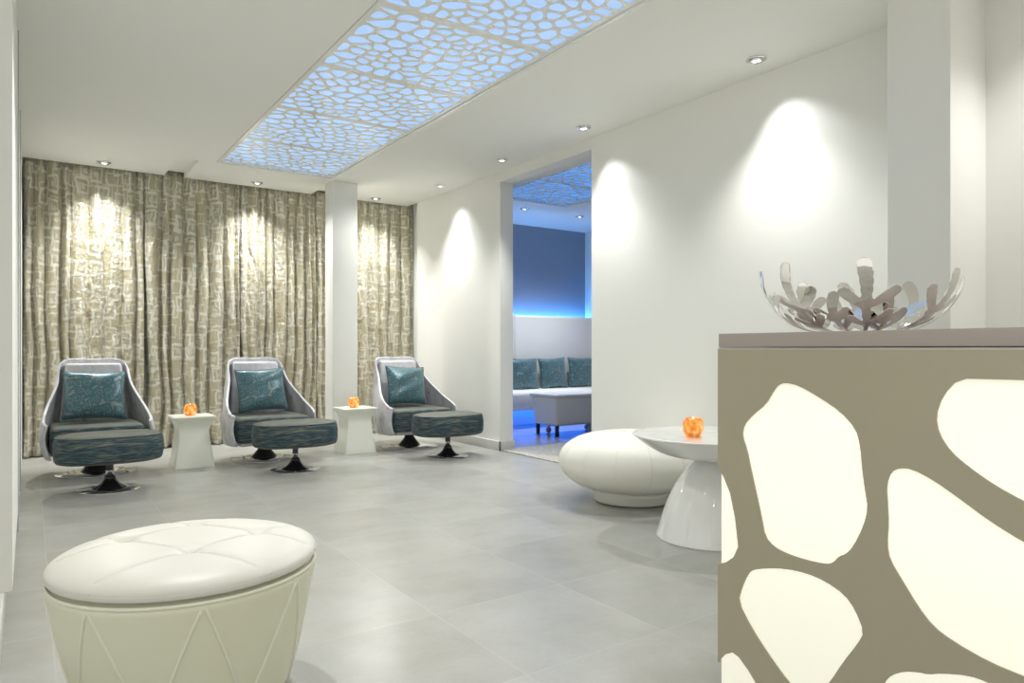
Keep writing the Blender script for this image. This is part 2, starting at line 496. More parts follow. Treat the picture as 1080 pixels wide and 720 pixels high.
t = empty('light_ceiling', (0, 0, 0)); tag(t, 'long recessed ceiling light with blue glow behind a white organic lattice, running over the room', 'ceiling light')
light_ceiling(PX0, PX1, PY0, PY1, .95, M['diffuser_blue'], t, 3)
t = empty('light_ceiling', (0, 0, 0)); tag(t, 'deeper blue lattice ceiling light seen through the opening, in the lounge ceiling', 'ceiling light')
light_ceiling(LPX0, LPX1, LPY0, LPY1, .95, M['diffuser_deep'], t, 40)

# ------------------------------------------------------------------ downlights
def make_downlight():
    t = empty('downlight', (0, 0, 0))
    obj('trim_ring', lathe([(.048, -.0005), (.060, -.001), (.063, -.004), (.060, -.008), (.050, -.010), (.044, -.008), (.042, .0), (.048, -.0005)], 32), M['chrome'], t)
    a = obj('lamp_housing', lathe([(.040, -.006), (.041, -.016), (.036, -.022), (.030, -.020), (.030, -.010), (0, -.009)], 28), M['chrome'], t)
    obj('lens', lathe([(0, -.0145), (.022, -.0145), (.029, -.012), (0, -.0115)], 24), M['lamp'], t)
    return t
def spot(parent, p, target, power, size, blend=.35, colr=(1, .97, .92), rad=.03, beam=0):
    l = bpy.data.lights.new('spot', 'SPOT'); l.energy = power; l.spot_size = R(size); l.spot_blend = blend; l.color = colr; l.shadow_soft_size = rad
    if beam:      # reflector lamp: intensity peaks along the beam axis
        l.use_nodes = True; nt = l.node_tree; em = nt.nodes['Emission']
        tc = nt.nodes.new('ShaderNodeTexCoord'); sx = nt.nodes.new('ShaderNodeSeparateXYZ'); nt.links.new(tc.outputs['Normal'], sx.inputs[0])
        ab = nt.nodes.new('ShaderNodeMath'); ab.operation = 'ABSOLUTE'; nt.links.new(sx.outputs[2], ab.inputs[0])
        pw = nt.nodes.new('ShaderNodeMath'); pw.operation = 'POWER'; nt.links.new(ab.outputs[0], pw.inputs[0]); pw.inputs[1].default_value = beam
        nt.links.new(pw.outputs[0], em.inputs['Strength'])
    o = bpy.data.objects.new('lamp_light', l); col.objects.link(o); o.parent = parent
    o.location = Vector(p) - parent.location
    o.rotation_euler = (Vector(target) - Vector(p)).to_track_quat('-Z', 'Y').to_euler()
    return o
dl0 = make_downlight(); first = True
lights = [
    # x, y, aim dx, aim dy, power, cone, label, group
    (.60, 7.86, .0, .12, 185, 92, 'small chrome downlight over the left part of the curtain, above the left chair'),
    (2.05, 7.86, .0, .12, 185, 92, 'small chrome downlight in front of the curtain, beyond the light ceiling corner'),
    (3.44, 7.86, .1, .12, 160, 92, 'small chrome downlight right of the white column, nearest the room corner'),
    (3.76, 6.84, .14, -.12, 40, 86, 'small chrome downlight between the white column and the lounge opening'),
    (3.74, 5.57, .0, -.10, 40, 86, 'small chrome downlight just left of the lounge opening'),
    (3.75, 4.38, .14, -.18, 42, 84, 'small chrome downlight above the right edge of the lounge opening'),
    (3.76, 2.73, .14, -.18, 46, 88, 'largest chrome downlight, tilted, over the plain wall left of the square pier'),
    (5.28, 7.34, 0, .05, 160, 120, 'left one of the two downlights glowing in the blue lounge ceiling'),
    (6.21, 7.34, 0, .05, 160, 120, 'right one of the two downlights glowing in the blue lounge ceiling'),
]
for (x, y, ax, ay, pw, cone, lab) in lights:
    d = dl0 if first else copy_tree(dl0); first = False
    d.location = (x, y, CEIL)
    tag(d, lab, 'downlight', 'ceiling downlights')
    if abs(x - 3.76) < .03: d.scale = (1.0, 1.0, 1.0)
for i, (x, y, ax, ay, pw, cone, lab) in enumerate(lights):
    d = [o for o in col.objects if o.name.startswith('downlight')][i]
    spot(d, (x, y, CEIL - .028), (x + ax, y + ay, CEIL - 1.0), pw, cone, blend=(.3, .3, .3, .45, .45, .45, .45, .6, .6)[i], colr=(.96, .98, 1), beam=8 if i < 3 else 6.5)
    if i < 7: spot(d, (x, y, CEIL - .030), (x - .45 * (x > 3.2), y - .45 * (y > 7.5), CEIL - 1.0), 84, 116, .6, colr=(1, .985, .945))
for x, y, pw in ((.7, 3.5, 130), (3.76, .9, 50), (.7, 1.7, 18), (.7, -.4, 60), (3.4, -.6, 60)):   # extra fittings added out of view above the frame, to lift the overall brightness
    d = copy_tree(dl0); 
    for ch in list(d.children):
        if ch.type == 'LIGHT': bpy.data.objects.remove(ch)
    d.location = (x, y, CEIL)
    tag(d, 'added unseen chrome downlight brightening the camera side of the room', 'downlight', 'added ceiling downlights out of view')
    spot(d, (x, y, CEIL - .028), (x, y - .01, 1), pw, 120, .8, colr=(1, .985, .945))

# ------------------------------------------------------------------ curtains
def curtain(x0, x1, seed, label, base=8.17):
    rnd = random.Random(seed); W = x1 - x0
    folds = []; x = 0
    while x < W:
        w = rnd.uniform(.07, .17); folds.append((x, w, rnd.uniform(.5, 1.0), rnd.uniform(-.6, .6))); x += w
    zt, nz = CEIL + .10, 44
    nx = int(W / .0065)
    big = [rnd.uniform(0, 6.28) for _ in range(4)]
    def yy(s, z):
        k = (zt - z) / zt
        ss = s + .018 * math.sin(3.1 * z + big[0] + s * 5) * k + .010 * math.sin(7 * z + big[1] + s * 9) * k
        for fx, w, a, sk in folds:
            if fx <= ss < fx + w or (fx, w, a, sk) == folds[-1]:
                t = min(1, max(0, (ss - fx) / w)); break
        else: t = 0; a = .5
        amp = .034 * (.45 + .75 * min(1, k * 2.2))
        prof = math.sin(PI * t) ** .8
        y = -amp * a * (2 * prof - 1) * 1.2
        y += -.022 * math.sin(s * 9 + big[2] + .5 * z) * k - .012 * math.sin(s * 23 + z * 2 + big[3])
        y += .004 * math.sin(s * 160 + 3 * math.sin(z * 2)) * max(0, 1 - k * 9)
        return base + y
    V, F, UV = [], [], []
    arc = [0]
    for i in range(nx):
        a, b = yy(W * i / nx, 1.2), yy(W * (i + 1) / nx, 1.2)
        arc.append(arc[-1] + math.hypot(W / nx, b - a))
    for j in range(nz + 1):
        z = zt - (zt - .012) * j / nz
        for i in range(nx + 1):
            s = W * i / nx
            V.append((x0 + s, min(yy(s, z), 8.34), z)); UV.append((arc[i] + seed, z))
    for j in range(nz):
        for i in range(nx):
            a = j * (nx + 1) + i; F.append((a, a + 1, a + nx + 2, a + nx + 1))
    o = obj('curtain', (V, F), M['curtain'], uv=UV)
    s = o.modifiers.new('s', 'SOLIDIFY'); s.thickness = .0025; s.offset = 1
    tag(o, label, 'curtain', 'patterned satin curtains along the back wall')
    return o
curtain(-.05, .98, 1, 'gold and silver patterned curtain panel farthest left, behind the left chair')
curtain(.985, 1.93, 2, 'gold and silver patterned curtain panel behind the left side table')
curtain(1.935, 2.80, 3, 'gold and silver patterned curtain panel behind the middle chair, left of the column')
curtain(2.805, 4.085, 4, 'gold and silver patterned curtain panel right of the column, in the corner')
tag(box('curtain_rail', -.05, 4.09, 8.15, 8.19, CEIL + .105, CEIL + .140, M['dark']), 'dark curtain rail hidden in the ceiling slot above the curtains', 'curtain rail')

# ------------------------------------------------------------------ lounge chairs
def chair():
    t = empty('lounge_chair', (0, 0, 0))
    bot = [(-.345, -.335, .17), (-.365, -.22, .165), (-.365, -.04, .16), (-.335, .15, .16), (-.24, .27, .16), (0, .30, .16)]
    top = [(-.372, -.36, .452), (-.392, -.27, .478), (-.368, -.07, .565), (-.292, .17, .745), (-.238, .352, .945), (0, .385, .962)]
    def mir(a): return a + [(-p[0], p[1], p[2]) for p in reversed(a[:-1])]
    B = smooth_prof(mir(bot), 7); T = smooth_prof(mir(top), 7)
    n = len(B); nv = 14
    def rows(inset, z0=0.):
        V = []
        for i in range(n):
            b, tp = Vector(B[i]), Vector(T[i])
            j0, j1 = max(0, i-1), min(n-1, i+1)
            tg = (Vector(B[j1]) - Vector(B[j0])); nrm = Vector((-tg.y, tg.x, 0)).normalized()
            if i < 3 or i > n - 4: pass
            cen = Vector((0, -.1, 0)); out = Vector((b.x, b.y, 0)) - cen
            if nrm.dot(out) < 0: nrm = -nrm
            for k in range(nv + 1):
                f = k / nv
                p = b.lerp(tp, f) + nrm * (.030 * math.sin(PI * f) - inset)
                V.append(p)
        return V
    thick = .024
    A, C = rows(0), rows(thick)
    V = A + C; F = []; o = len(A)
    for i in range(n - 1):
        for k in range(nv):
            a = i * (nv + 1) + k; b = a + nv + 1
            F.append((a, b, b + 1, a + 1)); F.append((o + a, o + a + 1, o + b + 1, o + b))
        a = i * (nv + 1) + nv; b = a + nv + 1; F.append((a, b, o + b, o + a))
        a = i * (nv + 1); b = a + nv + 1; F.append((a, o + a, o + b, b))
    for i in (0, n - 1):
        for k in range(nv):
            a = i * (nv + 1) + k
            F.append((a, a + 1, o + a + 1, o + a) if i == 0 else (a, o + a, o + a + 1, a + 1))
    me = bmesh.new(); tmp = bpy.data.meshes.new('x'); tmp.from_pydata([tuple(v) for v in V], [], F); me.from_mesh(tmp); bpy.data.meshes.remove(tmp)
    sh = obj('shell', me, M['velvet'], t)
    bv = sh.modifiers.new('b', 'BEVEL'); bv.width = .009; bv.segments = 3; bv.limit_method = 'ANGLE'; bv.angle_limit = R(50)
    # bottom shell board
    box('seat_frame', -.30, .30, -.32, .22, .165, .215, M['velvet'], t, bev=.01)
    # seat cushion
    sb = box_bm(-.335, .335, -.365, .22, .195, .425, .04, 4)
    for v in sb.verts:
        if v.co.z > .36: v.co.z += .016 * math.cos(v.co.x / .32 * PI / 2)
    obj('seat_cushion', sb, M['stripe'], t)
    pipe = [(x, y, .428) for x, y in [(-.30, -.36), (.30, -.36)]]
    bp = box_bm(-.262, .262, -.045, .045, 0, .525, .03, 4)
    for v in bp.verts:
        v.co.x *= 1 - .34 * v.co.z
    obj('back_cushion', bp, M['velvet'], t, loc=(0, .225, .405), rot=(R(-10), 0, 0))
    obj('pedestal', lathe(smooth_prof([(.125, .014), (.115, .024), (.085, .06), (.055, .10), (.045, .14), (.045, .168)], 4) + [(0, .168)], 32), M['black'], t)
    obj('base_plate', lathe([(0, 0), (.30, 0), (.305, .004), (.30, .010), (.18, .018), (0, .02)], 64), M['chrome'], t)
    return t

def stool():
    t = empty('footstool', (0, 0, 0))
    def ring(s, z, off=0):
        out = []
        for i in range(72):
            a = 2 * PI * i / 72; c, q = math.cos(a), math.sin(a); e = 2 / 2.5
            out.append(((abs(c) ** e) * math.copysign(1, c) * (.355 - s), (abs(q) ** e) * math.copysign(1, q) * (.25 - s), z))
        return out
    prof = [(.20, .214), (.10, .214), (.035, .216), (.012, .224), (.002, .24), (-.004, .28), (-.004, .34), (.001, .385), (.010, .405), (.025, .417), (.06, .424), (.12, .428), (.20, .430)]
    V, F = [], []
    for s, z in prof: V += ring(s, z)
    N = 72
    for k in range(len(prof) - 1):
        for i in range(N): F.append((k*N + i, k*N + (i+1) % N, (k+1)*N + (i+1) % N, (k+1)*N + i))
    F.append(tuple(range(N))[::-1]); F.append(tuple(range((len(prof)-1)*N, len(prof)*N)))
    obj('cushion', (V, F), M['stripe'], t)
    pip = [(p[0], p[1], .409) for p in ring(.0085, 0)]
    obj('seam_piping', tube(pip, .004, 6, True), M['stripe'], t)
    obj('pole', lathe([(.0, .10), (.027, .10), (.027, .14), (.029, .142), (.029, .146), (.024, .148), (.024, .214), (0, .214)], 24), M['chrome'], t)
    obj('hub', lathe(smooth_prof([(.125, .012), (.11, .018), (.07, .042), (.045, .075), (.034, .105)], 4) + [(0, .106)], 32), M['black'], t)
    obj('base_plate', lathe([(0, 0), (.205, 0), (.21, .004), (.205, .009), (.12, .015), (0, .016)], 56), M['chrome'], t)
    return t

def pillow_vf(w, h, th, seed=0, n=26):
    rnd = random.Random(seed); ph = [rnd.uniform(0, 6) for _ in range(4)]
    V, F, UV = [], [], []
    for side in (1, -1):
        for j in range(n + 1):
            for i in range(n + 1):
                a, b = -1 + 2 * i / n, -1 + 2 * j / n
                k = max(0, (1 - a**4) * (1 - b**4)) ** .55
                k *= .8 + .2 * (1 - (a*a + b*b) / 2)
                x = a * w / 2 * (1 - .075 * (1 - b * b)) ; z = b * h / 2 * (1 - .075 * (1 - a * a))
                cr = .006 * math.sin(a * 9 + b * 6 + ph[0]) * (1 - k) * (0 if k == 0 else 1) + .006 * math.sin(a * 4 - b * 7 + ph[1]) * k
                V.append((x, -side * (th / 2 * k + cr), z)); UV.append((a * w / 2 + ph[2] * .3, b * h / 2 + ph[3] * .3))
    m = (n + 1) ** 2
    for s in (0, 1):
        for j in range(n):
            for i in range(n):
                a = s * m + j * (n + 1) + i; q = (a, a + 1, a + n + 2, a + n + 1)
                F.append(q if s == 0 else q[::-1])
    # weld border
    idx = {}
    for j in range(n + 1):
        for i in range(n + 1):
            if i in (0, n) or j in (0, n): idx[m + j*(n+1) + i] = j*(n+1) + i
    F = [tuple(idx.get(q, q) for q in f) for f in F]
    for k in idx.values(): V[k] = (V[k][0], 0, V[k][2])
    return V, F, UV

def pillow(name, w, h, th, loc, rot, label, group, seed, mt=None, scale=1):
    t = empty(name, loc); t.rotation_euler = rot
    V, F, UV = pillow_vf(w, h, th, seed)
    obj('cover', (V, F), mt or M['damask'], t, uv=[(a * 3.1 * scale, b * 3.1 * scale) for a, b in UV])
    n = 26; path = []
    g = lambda i, j: V[j * (n + 1) + i]
    path = [g(i, 0) for i in range(n)] + [g(n, j) for j in range(n)] + [g(n - i, n) for i in range(n)] + [g(0, n - j) for j in range(n)]
    obj('piping', tube(path, .0035, 6, True), mt or M['damask'], t)
    tag(t, label, 'cushion', group); return t

CX = [.47, 1.86, 3.38]; CYY = [6.90, 6.88, 6.83]
names = ['left', 'middle', 'right']
c0, s0 = chair(), stool()
clab = ['silver velvet lounge chair farthest left, left of both side tables', 'silver velvet lounge chair between the two side tables', 'silver velvet lounge chair right of the white column, nearest the corner']
slab = ['oval teal striped footstool before the leftmost chair', 'oval teal striped footstool in front of the middle chair, between the side tables', 'oval teal striped footstool in front of the chair right of the column']
plab = ['teal patterned cushion on the leftmost silver chair', 'teal patterned cushion on the middle silver chair', 'teal patterned cushion on the silver chair right of the column']
SX = [.495, 1.90, 3.37]; SYY = [6.00, 6.05, 5.97]
for i in range(3):
    c = c0 if i == 0 else copy_tree(c0); c.location = (CX[i], CYY[i], 0); c.rotation_euler.z = R((0, 1, 0)[i])
    tag(c, clab[i], 'chair', 'silver lounge chairs by the curtain')
    s = s0 if i == 0 else copy_tree(s0); s.location = (SX[i], SYY[i], 0)
    tag(s, slab[i], 'footstool', 'oval footstools before the lounge chairs')
    pillow('cushion', .47, .42, .15, (CX[i] - .01, CYY[i] + .055, .655), (R(-15), R((1.5, -2, 3)[i]), R((0, 3, 2)[i])), plab[i], 'teal cushions on the lounge chairs', i)

# ------------------------------------------------------------------ side tables
def side_table_vf():
    # square plan hour-glass: (half width, z)
    prof = [(.165, 0), (.165, .008), (.158, .06), (.146, .14), (.135, .22), (.128, .30), (.128, .335), (.132, .36), (.142, .385), (.155, .408), (.168, .428), (.174, .440), (.176, .446), (.174, .452)]
    V, F = [], []
    c = .012; K = 3
    ringn = None
    for hw, z in prof:
        pts = []
        for (sx, sy, a0) in ((1, 1, 0), (-1, 1, 90), (-1, -1, 180), (1, -1, 270)):
            for k in range(K + 1):
                a = R(a0 + 90 * k / K)
                pts.append((sx * (hw - c) + c * math.cos(a), sy * (hw - c) + c * math.sin(a), z))
        ringn = len(pts); V += pts
    for k in range(len(prof) - 1):
        for i in range(ringn): F.append((k*ringn + i, k*ringn + (i+1) % ringn, (k+1)*ringn + (i+1) % ringn, (k+1)*ringn + i))
    F.append(tuple(range(ringn))[::-1]); F.append(tuple(range((len(prof)-1)*ringn, len(prof)*ringn)))
    return V, F
st = sharp(obj('side_table', side_table_vf(), M['table']), 40); st.location = (1.205, 6.82, 0)
tag(st, 'pale waisted side table between the left and middle chairs', 'side table', 'waisted side tables between the chairs')
s2 = st.copy(); col.objects.link(s2); s2.location = (2.745, 6.79, 0)
tag(s2, 'pale waisted side table before the white column, beside the right chair', 'side table', 'waisted side tables between the chairs')

def votive():
    t = empty('candle_holder', (0, 0, 0))
    obj('glass_bowl', lathe(smooth_prof([(.0, 0), (.030, 0), (.040, .004), (.052, .025), (.056, .05), (.053, .078), (.042, .098), (.036, .101)], 4) + [(.033, .098), (.042, .08), (.046, .05), (.040, .022), (0, .016)], 36), M['amber'], t)
    obj('tealight', lathe([(0, .017), (.026, .017), (.027, .06), (.024, .064), (0, .062)], 24), M['wax'], t)
    obj('flame', lathe(smooth_prof([(0, .066), (.005, .072), (.0065, .082), (.004, .094), (0, .108)], 4), 12), M['flame'], t)
    return t
v0 = votive()
for i, (p, lab) in enumerate([((1.195, 6.83, .452), 'amber crackled candle holder on the left waisted side table'),
               ((2.735, 6.80, .452), 'amber crackled candle holder on the side table before the column'),
               ((2.965, 2.552, .5765), 'amber crackled candle holder on the round glossy table near the desk')]):
    v = v0 if i == 0 else copy_tree(v0); v.location = p; tag(v, lab, 'candle holder', 'amber candle holders')

# ------------------------------------------------------------------ round glossy table
t = empty('pedestal_table', (3.132, 2.575, 0)); tag(t, 'round glossy white table with flared pedestal, partly behind the desk', 'table')
obj('tabletop', lathe([(0, .576), (.40, .576), (.426, .575), (.430, .572)] + smooth_prof([(.428, .568), (.38, .530), (.29, .476), (.20, .450), (.12, .438), (.078, .432)], 5) + [(0, .432)], 96), M['gloss'], t)
obj('pedestal', lathe([(0, .434), (.078, .434)] + smooth_prof([(.080, .430), (.110, .398), (.148, .352), (.20, .273), (.25, .160), (.283, .05), (.296, .006)], 6) + [(.294, 0), (0, 0)], 96), M['gloss'], t)

# ------------------------------------------------------------------ pouf by the wall
PR = .515
t = empty('pouf', (3.455, 3.515, 0)); tag(t, 'large low white leather pebble pouf against the wall', 'pouf')
pp = smooth_prof([(.0, .075), (.20, .077), (.33, .10), (.44, .155), (.505, .235), (.508, .31), (.46, .385), (.36, .440), (.22, .470), (.09, .478), (0, .480)], 5)
vf = lathe(pp, 96); obj('body', vf, M['pouf'], t)
obj('base_ring', lathe([(0, .006), (.262, .006), (.268, .012), (.275, .06), (.30, .10), (.0, .10)], 64), M['pouf'], t)
obj('foot', lathe([(0, 0), (.250, 0), (.250, .008), (0, .008)], 48), M['black'], t)
seams = []
for k in range(14):
    a = 2 * PI * (k + .3) / 14
    seams.append(tube([((r + .0002) * math.cos(a), (r + .0002) * math.sin(a), z + (.0002 if z > .2 else -.0002)) for r, z in pp[6:-3]], .0013, 5))
obj('seam', join(*seams), M['stitch'], t)

# ------------------------------------------------------------------ tufted storage ottoman (front left)
OX, OY = .406, 2.334
t = empty('ottoman', (OX, OY, 0)); tag(t, 'large round white leather storage ottoman with tufted lid, front left', 'ottoman')
def dirp(fwd, right):     # offsets measured in view-aligned ground axes
    return (FX * fwd + FY * right, FY * fwd - FX * right)
# buttons on a square grid, turned a little
btn = [dirp(f, r) for f, r in ((.02, -.215), (.225, -.09), (.115, .165), (-.095, .045))]
LR, Z0 = .372, .452
def seglines():
    a, b, c, d = [Vector(x) for x in btn]
    L = []
    def ext(p, q):
        v = (q - p).normalized(); L.append((p - v * .6, q + v * .6))
    ext(a, b); ext(d, c); ext(a, d); ext(b, c)
    return L
LN = seglines()
def dseg(p, a, b):
    ab = b - a; k = max(0, min(1, (p - a).dot(ab) / ab.dot(ab))); return (p - a - ab * k).length
def lid_z(x, y):
    r = math.hypot(x, y); p = Vector((x, y))
    e = max(0, 1 - (r / LR) ** 2)
    z = Z0 - .036 + .046 * max(0, 1 - (r / (LR + .004)) ** 5) ** .5
    for (a, b) in LN: z -= .004 * math.exp(-(dseg(p, a, b) / .013) ** 2) * min(1, max(0, (LR - r) / .03))
    for q in btn: z -= .015 * math.exp(-((p - Vector(q)).length / .036) ** 2)
    return z
V, F = [], []; nr, na = 80, 200
V.append((0, 0, lid_z(0, 0)))
for i in range(1, nr + 1):
    r = (LR + .0035) * math.sin(PI / 2 * i / nr)
    for k in range(na):
        a = 2 * PI * k / na; x, y = r * math.cos(a), r * math.sin(a); V.append((x, y, lid_z(x, y)))
edge = smooth_prof([(LR + .0036, Z0 - .030), (LR + .004, Z0 - .036), (LR + .004, Z0 - .040), (LR, Z0 - .050), (LR - .010, Z0 - .056)], 4)[1:] + [(LR - .05, Z0 - .057)]
for r, z in edge:
    for k in range(na):
        a = 2 * PI * k / na; x, y = r * math.cos(a), r * math.sin(a)
        dent = 0
        p = Vector((x, y))
        for (s0_, s1_) in LN: dent += .003 * math.exp(-(dseg(p, s0_, s1_) / .010) ** 2)
        V.append((x * (1 - dent / r), y * (1 - dent / r), z))
for k in range(na): F.append((0, 1 + k, 1 + (k + 1) % na))
for i in range(nr + len(edge) - 1):
    for k in range(na):
        a = 1 + i * na + k; b = 1 + i * na + (k + 1) % na; F.append((a, a + na, b + na, b))
F.append(tuple(1 + (nr + len(edge) - 1) * na + k for k in range(na))[::-1])
lid = obj('lid', (V, F), M['white_leather'], t)
stl = []
for (a, b) in LN:
    for off in (-.0045, .0045):
        d = (b - a).normalized(); nn = Vector((-d.y, d.x)); path = []
        for k in range(161):
            p = a.lerp(b, k / 160) + nn * off
            if p.length < LR - .02: path.append((p.x, p.y, lid_z(p.x, p.y) + .0001))
        if len(path) > 3: stl.append(tube(path, .0007, 4))
obj('lid_stitching', join(*stl), M['stitch'], lid)
body = smooth_prof([(.285, .004), (.296, .03), (.315, .10), (.335, .18), (.352, .26), (.366, .33), (.373, .365), (.370, .378)], 5)
bd = obj('body', lathe([(0, .004)] + body + [(.345, .392), (0, .392)], 128), M['side_leather'], t)
def rad(z):
    for (r0, z0), (r1, z1) in zip(body, body[1:]):
        if z0 <= z <= z1: return r0 + (r1 - r0) * (z - z0) / max(1e-6, z1 - z0)
    return body[-1][0]
def ringt(r, z, w): return tube([(r * math.cos(2*PI*k/128), r * math.sin(2*PI*k/128), z) for k in range(128)], w, 8, True)
obj('rim_piping', join(ringt(.371, .384, .0055), ringt(.369, .372, .0035)), M['piping'], t)
view = math.atan2(-FY, -FX)     # ground direction from the ottoman back along the view axis
pz = []
for k in range(8):
    a0 = view + R(-15 + 45 * k)
    for s in (-1, 1):
        path = []
        for q in range(25):
            f = q / 24; z = .366 + (.012 - .366) * f
            a = a0 + s * R(22.0) * f + s * R(.9)
            r = rad(z) + .0005; path.append((r * math.cos(a), r * math.sin(a), z))
        pz.append(path)
for p in pz: obj('seam_piping', tube(p, .0045, 6), M['piping'], bd)
obj('base', lathe([(0, 0), (.27, 0), (.27, .006), (0, .006)], 48), M['black'], t)

# ------------------------------------------------------------------ reception desk
XD = 1.705
YE = on_x(757, 500, XD)[0]
def px(pts):   # tracing of the cut-outs, placed on the real front plane
    return [on_x(740 + a / 1.847, 330 + b / 1.847, XD) for a, b in pts]
A = px([(165,136),(190,142),(230,165),(270,192),(300,225),(309,260),(312,300),(318,345),(324,380),(315,415),(295,455),(280,470),(268,473),(255,487),(240,489),(200,480),(165,468),(140,455),(123,435),(117,400),(105,345),(95,300),(88,265),(79,240),(82,218),(100,198),(125,178),(140,152),(150,139)])
B = px([(100,500),(125,497),(165,498),(205,507),(240,522),(278,548),(300,580),(316,622),(305,642),(275,680),(250,718),(225,745),(195,745),(170,720),(130,665),(95,610),(71,562),(78,535),(90,508)])
C = px([(500,128),(560,129),(628,131),(740,133),(830,170),(860,290),(820,400),(760,420),(700,402),(628,367),(570,335),(520,300),(485,270),(462,235),(456,200),(470,160)])
D = px([(385,302),(410,304),(450,325),(500,360),(560,405),(628,447),(720,495),(780,560),(790,650),(740,720),(690,730),(628,708),(560,680),(490,640),(450,610),(420,570),(390,520),(366,480),(361,450),(364,410),(362,370),(360,335),(368,310)])
E = px([(355,720),(370,705),(395,698),(425,700),(440,704),(470,702),(520,706),(560,720),(600,742),(560,765),(470,768),(390,760),(350,745)])
Fl = px([(32,300),(42,318),(55,350),(65,400),(71,455),(62,475),(48,485),(31,489)])
Gl = px([(31,680),(45,665),(60,661),(72,670),(90,695),(105,720),(95,738),(60,742),(31,738)])
DTOP = 1.0485; DEND = -1.0
def sm(p, it=1): return chaikin(p, it)
outl = [(YE, .0), (DEND, .0), (DEND, DTOP), (YE, DTOP)]
outl += [(YE, Fl[0][1])] + Fl[1:-1] + [(YE, Fl[-1][1])] + [(YE, Gl[0][1])] + Gl[1:-1] + [(YE, Gl[-1][1])]
extra = []
rr = random.Random(5)
for (cy, cz, ry, rz) in ((-.05, .80, .17, .15), (-.08, .36, .15, .20), (-.45, .62, .16, .24), (-.50, .2, .18, .12), (-.8, .8, .12, .16), (-.78, .42, .11, .14)):
    extra.append([(cy + ry * math.cos(a) * rr.uniform(.85, 1.1), cz + rz * math.sin(a) * rr.uniform(.85, 1.1)) for a in [2*PI*k/9 for k in range(9)]])
holes = [sm(h) for h in (A, B, C, D, E)] + [sm(h, 2) for h in extra]
t = empty('reception_desk', (XD, YE, 0)); tag(t, 'taupe reception desk with backlit organic cut-outs at the right edge', 'desk')
def L(f): return lambda a, b, d: (d, a - YE, b)
fp = obj('front_panel', holed_plate(outl, holes, .004, L(0)), M['desk'], t, smooth=False)
obj('panel_edge', (tube([(.006, .001, DTOP + .001), (.006, DEND - YE, DTOP + .001)], .0055, 8)), M['trim'], t)
# side panel of the far end, with its own openings matching the corner ones
side_out = [(0.012, 0), (.60, 0), (.60, DTOP), (0.012, DTOP)]
zf0, zf1 = Fl[-1][1], Fl[0][1]; zg0, zg1 = Gl[-1][1], Gl[0][1]
side_out = [(.004, 0), (.60, 0), (.60, DTOP), (.004, DTOP), (.004, zf1), (.06, zf1 - .03), (.10, (zf0+zf1)/2), (.07, zf0 + .02), (.004, zf0), (.004, zg1), (.05, zg1 - .02), (.07, (zg0+zg1)/2), (.04, zg0 + .01), (.004, zg0)]
sh_ = [[(.30 + .13*math.cos(a), .72 + .20*math.sin(a)) for a in [2*PI*k/14 for k in range(14)]], [(.36 + .14*math.cos(a), .28 + .16*math.sin(a)) for a in [2*PI*k/14 for k in range(14)]]]
obj('end_panel', holed_plate(side_out, sh_, .004, lambda a, b, d: (a, -d, b)), M['desk'], t, smooth=False)
# backlit acrylic, rounded at the corner
pl = [(.0045, DEND - YE + .02)] + [(.0045 + .012 - .012 * math.cos(R(a)), -.0045 - .012 + .012 * math.sin(R(a))) for a in range(0, 91, 10)] + [(.58, -.0045)]
V, F = [], []
for (x, y) in pl: V += [(x, y, .03), (x, y, DTOP - .02)]
for i in range(len(pl) - 1): F.append((2*i, 2*i + 2, 2*i + 3, 2*i + 1))
ac = obj('acrylic_diffuser', (V, F), M['acrylic'], t); ac.modifiers.new('s', 'SOLIDIFY').thickness = -.004
box('reveal', .012, .33, DEND - YE, -.025, DTOP - .004, DTOP + .006, M['deskedge'], t)
box('worktop', -.002, .40, DEND - YE - .02, -.004, DTOP + .0075, DTOP + .0475, M['worktop'], t, bev=.002)
box('carcass', .20, .60, DEND - YE, -.06, 0, DTOP - .02, M['desk'], t)

